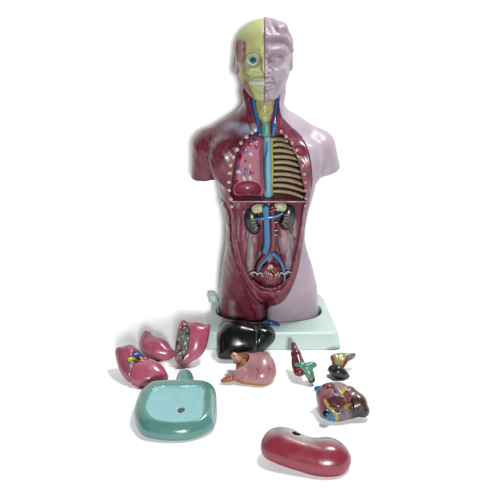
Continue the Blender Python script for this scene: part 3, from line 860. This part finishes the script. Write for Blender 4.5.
ol = [(182.4,319.6),(189.4,322.6),(199,325.4),(209.6,324.2),(209.2,334),(204,347),(196,358),(185,366),(177,363.8),(174.8,354.8),(176.2,338.8),(178.4,326)]
hz = [(181,326.5),(187.5,327.5),(190.5,333),(189,342),(188.5,349),(185,357),(180,363),(177,358),(177,346),(178,336)]
def ex(d, L, pl, P):
    d = smin(d, ell(L, tuple(pl.q(196, 340))+(1,), (10, 17, 9)), 5)
    hp = pl.poly(hz); dh = poly(L[:, 0], L[:, 1], hp)
    return smax(d, -smax(dh, 4.5-L[:, 2]+.8*wob(P, 2, 44), 1), 1.2)
def cf(c, L, pl, V, d2):
    dh = poly(L[:, 0], L[:, 1], pl.poly(hz)); w = wob(V, 1.7, 45)
    m = sstep(-dh+.8*w, -1, .4)*(L[:, 2] > 0)
    c = mixc(c, m, (132, 134, 122)); c = mixc(c, m*sstep(w, .1, .6)*.9, (60, 58, 54)); c = mixc(c, m*sstep(-w, .35, .8)*.8, (170, 150, 140))
    return c
t, pl, f = lungpiece(ol, 55, (186, 365), 8, 7.5, 3.5, ex, cf, 'pink pointed lung piece standing beside the stand, with grey vessel openings', lift=2)
for a, b, r, cc in ((182.5,330,1.7,(146,40,52)),(187.3,330.5,1.8,(110,140,126)),(183,337,2.0,(120,146,132)),(188.3,338.5,1.9,(150,190,170)),(181.8,346.5,1.6,(150,40,52)),(186.7,346,1.9,(116,140,124)),(183.8,352,1.7,(150,170,150)),(180.5,357.5,1.8,(120,126,112)),(177.8,349.5,1.4,(190,60,60)),(184.5,356.5,1.3,(110,26,36)),(186.3,334.4,1.2,(48,60,90))):
    p = pl.P(a, b, 5.4); tube('vessel_stump', [p-pl.n*1.8, p+pl.n*.6, p+pl.n*(1.0+.3*r)], [r, r, r*.85], cm(cc, .28, coat=.3), t, seg=12)
# ---- turquoise chest cover
ol = [(151,386.5),(163,385),(176,384.6),(195,384.8),(206,385.8),(214.5,390.5),(217.2,401),(216.4,423),(206,433),(191,438.6),(178,440),(164,439.6),(145,436),(137,427),(133.6,415),(136,404),(141,394)]
il = [(157,388.6),(180,387.6),(202.5,388),(203.5,400),(202.5,415),(196,421.4),(175,423.6),(156,420.6),(146.5,411.5),(148,402)]
pl = Plane(175, 439, 9, 2.2); pg = pl.poly(ol); pgi0 = pl.poly([(a, b) for a, b in il])
tb = [(176.5,389),(177,378),(181,374.6),(189,374.4),(193.5,378),(194,389)]; tp = pl.poly(tb)
def plate_f(P, pl=pl):
    L = pl.loc(P)
    Tm = 11.0
    d, d2 = pillow(L, pg, 10, Tm, 4)
    dtb, _ = pillow(L, tp, 7, 9.5, 3)
    d = smin(d, dtb, 3)
    di = poly(L[:, 0], L[:, 1], pgi)
    rec = smax(di, 9.0-L[:, 2]+.02*np.abs(L[:, 0]), .8)
    d = smax(d, -rec, 1.2)
    d = smax(d, -smax(np.hypot(L[:, 0]-hc[0], L[:, 1]-hc[1])-2.9, 3-L[:, 2], .3), .5)
    return floorclip(d, P)
pgi = crom([pl.q(a, b, 9) for a, b in il], 3); hc = pl.q(181.2, 411.4, 7)
lo, hi = bounds(pl, ol+tb, 12, 4)
t, V, Q = organ('chest_cover', plate_f, lo, hi, .85, None, None, 'turquoise rounded tray-shaped cover with light blue sunken face and a small hole', 'model cover')
L = pl.loc(V); di = poly(L[:, 0], L[:, 1], pgi)
c = np.tile(lin((98, 160, 150)), (len(V), 1)); c = mixc(c, .4+.5*wob(V, 14, 50), (86, 148, 140)); c = mixc(c, .3*sstep(wob(V, 5, 51), .3, 1), (104, 168, 156))
c = mixc(c, sstep(-di+.25*wob(V, 3, 52), -.9, -.1)*(L[:, 2] > 3), (150, 220, 224))
c = mixc(c, .6*sstep(-seg2(L, pl.q(213.5, 396, 8), pl.q(213.5, 418, 8)), -2, -.8)*(L[:, 2] > 0), (170, 205, 196))  # highlight painted as a pale strip along the right rim
link('cover_shell', V, Q, mat('turquoise_gloss', None, .22, coat=.5, mott=.06, scale=30, bump=.1, bscale=50), t, c)
ball('hole_plug', pl.P(181.2, 411.4, 8.2), (3.1, 3.1, 1.4), cm((112, 66, 96), .4), t)
# ---- red bean shaped piece
ol = [(267.8,430),(279.8,426.6),(294,429.6),(303,436),(312,439),(329,437.6),(341,443.4),(350.2,457),(348,467),(337,474),(321.8,474.8),(308,471.8),(293,467.2),(278,461.5),(264,456.5),(260.2,448),(262,438)]
olc = [(305+(a-305)*.965, 452+(b-452)*.93) for a, b in ol]
pl = Plane(300, 471, 22, 2.5); pg = pl.poly(olc)
def bean_f(P, pl=pl, pg=pg):
    L = pl.loc(P); d, d2 = pillow(L, pg, 17, 11, 4)
    cc = [np.append(pl.q(a, b), 0) for a, b in ((279, 447), (292, 452), (306, 456), (320, 460), (332, 460))]
    cc = crom(cc, 3, False)
    d = smin(d, chain(L, cc, list(np.interp(np.linspace(0, 1, len(cc)), [0, .5, 1], [12, 11.8, 13.2])), 2.5), 6)
    d = smax(d, -ell(L, tuple(pl.q(296.5, 433.6, 9))+(10,), (3.2, 2.6, 5)), .8)
    return floorclip(d, P)
lo, hi = bounds(pl, ol, 17, 5)
t, V, Q = organ('bowel_model', bean_f, lo, hi, .8, None, None, 'large glossy red bean-shaped piece with greyish upper edge and a black slot', 'organ model')
L = pl.loc(V); c = np.tile(lin((166, 50, 72)), (len(V), 1)); c = mixc(c, .4+.5*wob(V, 14, 53), (144, 38, 58))
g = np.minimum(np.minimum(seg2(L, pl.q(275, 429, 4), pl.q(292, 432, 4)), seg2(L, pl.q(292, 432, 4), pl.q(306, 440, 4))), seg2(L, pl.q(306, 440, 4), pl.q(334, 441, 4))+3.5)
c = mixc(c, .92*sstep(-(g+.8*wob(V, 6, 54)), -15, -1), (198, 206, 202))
c = mixc(c, sstep(-ell(L, tuple(pl.q(296.5, 433.6, 9))+(10,), (3.3, 2.7, 5)), -.6, .2), (14, 14, 16))
link('bowel_wall', V, Q, mat('red_gloss', None, .27, coat=.3, mott=.08, scale=30, bump=.08, bscale=45), t, c)
# ---- small red cone with green branching tube
pl = Plane(305, 380, 35, 3)
t = thing('windpipe_model', F(302, 374, 0), 'small dark red cone with a green branching tube, near the stand', 'organ model')
def cone_f(P, pl=pl):
    d = chain(P, [pl.P(293.8, 345.5, 2), pl.P(296, 354, 2), pl.P(298.6, 366, 1)], [2.4, 4.3, 6.6], 2)
    d = smin(d, ell(P, pl.P(299.5, 371.5, 2), (5.5, 4.5, 4.5)), 2)
    return floorclip(d+.3*wob(P, 2.5, 60), P)
V, Q = mesh_sdf(cone_f, pl.P(285, 384, -2)-4, pl.P(308, 338, 8)+6, .6)
c = np.tile(lin((128, 36, 50)), (len(V), 1)); c = mixc(c, .5+.6*wob(V, 5, 61), (98, 28, 40)); L = pl.loc(V)
link('muscle_cone', V, Q, M_glossy, t, c)
ball('tip', pl.P(293.6, 344.4, 2.6), (2.3, 2.0, 2.0), cm((96, 50, 48), .3), t)
def gr_f(P, pl=pl):
    d = chain(P, [pl.P(296.5, 364.6, 8), pl.P(301, 364.8, 9.4), pl.P(306.5, 367.5, 8.5)], [1.9, 2.4, 3.6], 2)
    d = smin(d, chain(P, [pl.P(306.5, 367.5, 8.5), pl.P(311, 365.4, 8.4), pl.P(314, 364.8, 8)], [3.2, 2.8, 2.6], 2), 2)
    d = smin(d, chain(P, [pl.P(306.5, 367.5, 8.2), pl.P(309, 373, 5.5), pl.P(311.2, 378, 3.5)], [3.6, 3.9, 3.4], 2), 2)
    return floorclip(d, P)
V, Q = mesh_sdf(gr_f, pl.P(292, 386, 0)-5, pl.P(320, 356, 10)+6, .6)
c = np.tile(lin((96, 172, 138)), (len(V), 1)); c = mixc(c, .4+.5*wob(V, 4, 62), (80, 152, 120))
link('branching_tube', V, Q, M_glossy, t, c)
tube('red_vessel', [pl.P(297, 369, 6), pl.P(300, 367.5, 8), pl.P(304, 370.5, 7), pl.P(302, 374.5, 5)], [1.6, 1.9, 1.8, 1.6], cm((150, 26, 40), .25, coat=.4), t)
p = pl.P(311.2, 378.6, 3.2); ball('dark_end', p+np.array((.3, -1.5, -.6)), (3.2, 2.6, 2.7), cm((56, 44, 34), .3), t)
ball('tube_mouth', p+np.array((-.4, -3.4, .9)), (2.0, 1.2, 1.1), cm((196, 176, 120), .3), t)
# ---- pancreas, duodenum and spleen piece
ol = [(330.6,357),(337.8,353.8),(347,354.6),(355.6,353.6),(354.8,357.6),(348,361.6),(344,367.5),(338,369),(332.6,366.5),(331.6,361.5)]
pl = Plane(338, 374, 30, 3); pg = pl.poly(ol, 2)
t = thing('pancreas_model', F(340, 370, 0), 'small yellow fan-shaped piece with red edge on a dark pointed spleen', 'organ model')
def pan_f(P, pl=pl, pg=pg):
    L = pl.loc(P); d, _ = pillow(L, pg, 4.5, 5.5, 5); return floorclip(d+.45*wob(P, 2.2, 63), P)
V, Q = mesh_sdf(pan_f, *bounds(pl, ol, 8, 6), .55)
L = pl.loc(V); d2 = poly(L[:, 0], L[:, 1], pg)
c = np.tile(lin((188, 178, 102)), (len(V), 1)); c = mixc(c, .5+.7*wob(V, 2, 64), (146, 134, 70))
c = mixc(c, sstep(d2+.5*wob(V, 2, 65), -2.2, -1.2)*(L[:, 1] > pl.q(340, 366)[1]), (160, 52, 50))
c = mixc(c, .8*sstep(L[:, 0], pl.q(348, 358)[0], pl.q(351, 358)[0]), (176, 96, 76))
link('pancreas', V, Q, M_glossy, t, c)
tube('bile_duct', [pl.P(346, 363, 6), pl.P(347.5, 359.5, 7), pl.P(350, 356.6, 7), pl.P(354, 355, 6)], [.9, 1.2, 1.2, .9], cm((56, 130, 120), .3), t, seg=10)
tube('artery', [pl.P(343.5, 366.5, 5.5), pl.P(345.5, 362, 6.5), pl.P(348, 358.5, 7), pl.P(351, 358.6, 6)], [.9, 1.1, 1.1, .8], cm((166, 36, 40), .3), t, seg=10)
def spl_f(P, pl=pl):
    d = chain(P, [pl.P(332.5, 369.5, 2), pl.P(338, 371.5, 3), pl.P(343, 374, 1.5), pl.P(348, 376, 0)], [4.2, 5.6, 4, 1.6], 3)
    return floorclip(d, P)
V, Q = mesh_sdf(spl_f, pl.P(324, 384, -2)-4, pl.P(352, 362, 8)+6, .6)
c = np.tile(lin((36, 40, 38)), (len(V), 1)); c = mixc(c, .5*sstep(wob(V, 5, 66), 0, 1), (54, 62, 56))
link('spleen', V, Q, M_glossy, t, c)
# ---- heart
ol = [(317.5,389),(324.6,385),(332,383.6),(341,384.2),(351,389.2),(361,399),(368.4,409),(365.4,415.4),(357,417),(347,419.6),(337,421.6),(326,419.4),(319.4,414),(317,403),(316,394)]
pl = Plane(340, 420, 30, 2.5); pg = pl.poly(ol)
lb = pl.poly([(351,390),(361,399),(368.4,409),(365.4,415.4),(357,416),(352,407),(346,400),(345,393)])
def heart_f(P, pl=pl, pg=pg):
    L = pl.loc(P); d, _ = pillow(L, pg, 11, 11, 5)
    d = smin(d, ell(L, tuple(pl.q(335, 403))+(4,), (12, 12, 10)), 4)
    l = chain(P, [pl.P(349, 394, 4), pl.P(357, 403, 3), pl.P(363, 411, 1)], [7, 8, 5.5], 3)
    d = smin(d, l, 1.5)
    for pp, ww in (([(331,388),(335,394),(343,401),(351,402)], 1.1), ([(325,400),(329,407),(337,411),(345,411)], 1.0), ([(345,394),(350,401),(353,411)], 1.2)):
        for a, b in zip(pp[:-1], pp[1:]): d = d+ww*np.exp(-(seg2(L, pl.q(*a, 8), pl.q(*b, 8))/1.3)**2)*(L[:, 2] > 0)
    return floorclip(d+.3*wob(P, 3, 67), P)
lo, hi = bounds(pl, ol, 15, 5)
t, V, Q = organ('heart_model', heart_f, lo, hi, .6, None, None, 'multicoloured heart with blue, red and yellow vessels and dark brown side', 'organ model')
L = pl.loc(V); d2 = poly(L[:, 0], L[:, 1], pg); w = wob(V, 3, 68)
def reg(pts, w0=8): return poly(L[:, 0], L[:, 1], crom([pl.q(a, b, w0) for a, b in pts], 2))
c = np.tile(lin((108, 66, 64)), (len(V), 1))
def paint(pts, col, s=1, soft=.8):
    global c; c = mixc(c, s*sstep(-(reg(pts)+.5*w), -soft, soft), col)
paint([(318,391),(326,389),(330,394),(327,402),(322,412),(318,408)], (160, 84, 92))
paint([(326,391),(333,387),(338,393),(341,399),(332,401),(327,399)], (156, 104, 112))
paint([(334,384),(343,386),(347,390),(344,396),(340,400),(335,393)], (146, 122, 128))
paint([(328,402),(335,399),(343,402),(344,408),(338,411),(331,408)], (92, 40, 48))
paint([(345,391),(352,390),(361,399),(368,409),(366,416),(356,417),(350,408),(346,400)], (84, 46, 40))
paint([(345,394),(350,393),(352,399),(348,402)], (160, 84, 96), .7)
paint([(352,404),(360,407),(367,411),(365,416),(356,417),(353,411)], (34, 24, 26))
paint([(337,412),(347,411),(352,416),(345,420),(337,421)], (112, 108, 118))
paint([(326,411),(334,413),(337,421),(330,421),(325,417)], (52, 132, 180))
def stroke(pp, r, col):
    global c
    for a, b in zip(pp[:-1], pp[1:]): c = mixc(c, sstep(-(seg2(L, pl.q(*a, 9), pl.q(*b, 9))+.4*w), -r-.5, -r+.5), col)
stroke([(340.5,397),(342.5,392),(346,388.5)], 1.5, (200, 168, 40))
stroke([(325,401),(328,407),(333,411),(337,414),(338,419)], 1.3, (196, 170, 44))
stroke([(345,408),(350,405)], 1.2, (168, 130, 50))
stroke([(332,388),(335,395),(342,401)], .7, (50, 20, 24))
link('heart_wall', V, Q, M_glossy, t, c)
tube('blue_vessel', [pl.P(325, 389, 6), pl.P(319.5, 388.8, 6), pl.P(315.5, 389, 5)], [2.6, 2.6, 2.2], cm((40, 124, 176), .25, coat=.4), t)
tube('red_vessel', [pl.P(330, 391, 8), pl.P(329, 388, 9.5), pl.P(327.5, 386.5, 9)], [3.0, 3.2, 2.6], cm((168, 30, 52), .25, coat=.4), t)
tube('yellow_vessel', [pl.P(341.5, 395, 12), pl.P(343.5, 391, 12), pl.P(347, 388.8, 9)], [1.2, 1.5, 1.3], cm((206, 172, 44), .3), t)
p = pl.P(326, 413.5, 8); g = (CAM-p)/np.linalg.norm(CAM-p)*.6+np.array((-.3, -.3, .2)); g /= np.linalg.norm(g)
tube('vein_mouth', [p-g*5, p-g*2, p+g*.2], [4.2, 4.4, 3.9], cm((44, 110, 160), .25, coat=.4), t)
ball('vein_lumen', p+g*1.6, (2.8, 2.8, .9), cm((14, 22, 44), .3), t, rot=frame(g))
print('items', round(time.time()-T0, 1))
#==SETTING==
def sweep():
    prof = [(-1500, 0), (-400, 0), (0, 0), (50, 0)]
    r = 10; yb = 62
    for k in range(0, 13):
        a = math.pi/2*k/12; prof.append((yb-r+r*math.sin(a), r-r*math.cos(a)))
    prof += [(yb, 200), (yb, 520)]
    xs = [-700, -250, 0, 250, 700]
    V = [(x, y, z) for y, z in prof for x in xs]; n = len(xs)
    Fc = [(i*n+j, i*n+j+1, (i+1)*n+j+1, (i+1)*n+j) for i in range(len(prof)-1) for j in range(n-1)]
    return V, Fc
V, Fc = sweep()
o = link('ground', V, Fc, mat('white_board', (330, 331, 331), .8, mott=.004, scale=6, bump=.0, spec=.1), None)
tag(o, kind='structure')
# ------------------------------------------------------------------ light
w = bpy.data.worlds.new('World'); sc.world = w; w.use_nodes = True
bg = w.node_tree.nodes['Background']; bg.inputs['Color'].default_value = (.93, .97, 1, 1); bg.inputs['Strength'].default_value = .06
def area(name, loc, target, size, power, col=(1, 1, 1)):
    l = bpy.data.lights.new(name, 'AREA'); l.shape = 'DISK'; l.size = size*S; l.energy = power; l.color = col
    o = bpy.data.objects.new(name, l); sc.collection.objects.link(o)
    from mathutils import Vector
    o.location = Vector(loc)*S
    o.rotation_euler = (Vector(target)-Vector(loc)).to_track_quat('-Z', 'Y').to_euler()
    return o
area('added_overhead', (260, 50, 900), (10, -150, 0), 190, 50)  # added lamp, throws the loose pieces' shadows left and forward
area('front_softbox', (120, -1500, 545), (10, 40, 150), 170, 150)
# ------------------------------------------------------------------ camera
cd = bpy.data.cameras.new('camera'); cam = bpy.data.objects.new('camera', cd); sc.collection.objects.link(cam)
cam.location = tuple(CAM*S); cam.rotation_euler = (math.pi/2-PIT, 0, 0)
cd.sensor_width = 36; cd.lens = 36*D/500; cd.clip_start = .05; cd.clip_end = 50
sc.camera = cam
sc.view_settings.view_transform = 'Standard'; sc.view_settings.look = 'None'; sc.view_settings.exposure = 0; sc.view_settings.gamma = 1
print('done', round(time.time()-T0, 1))
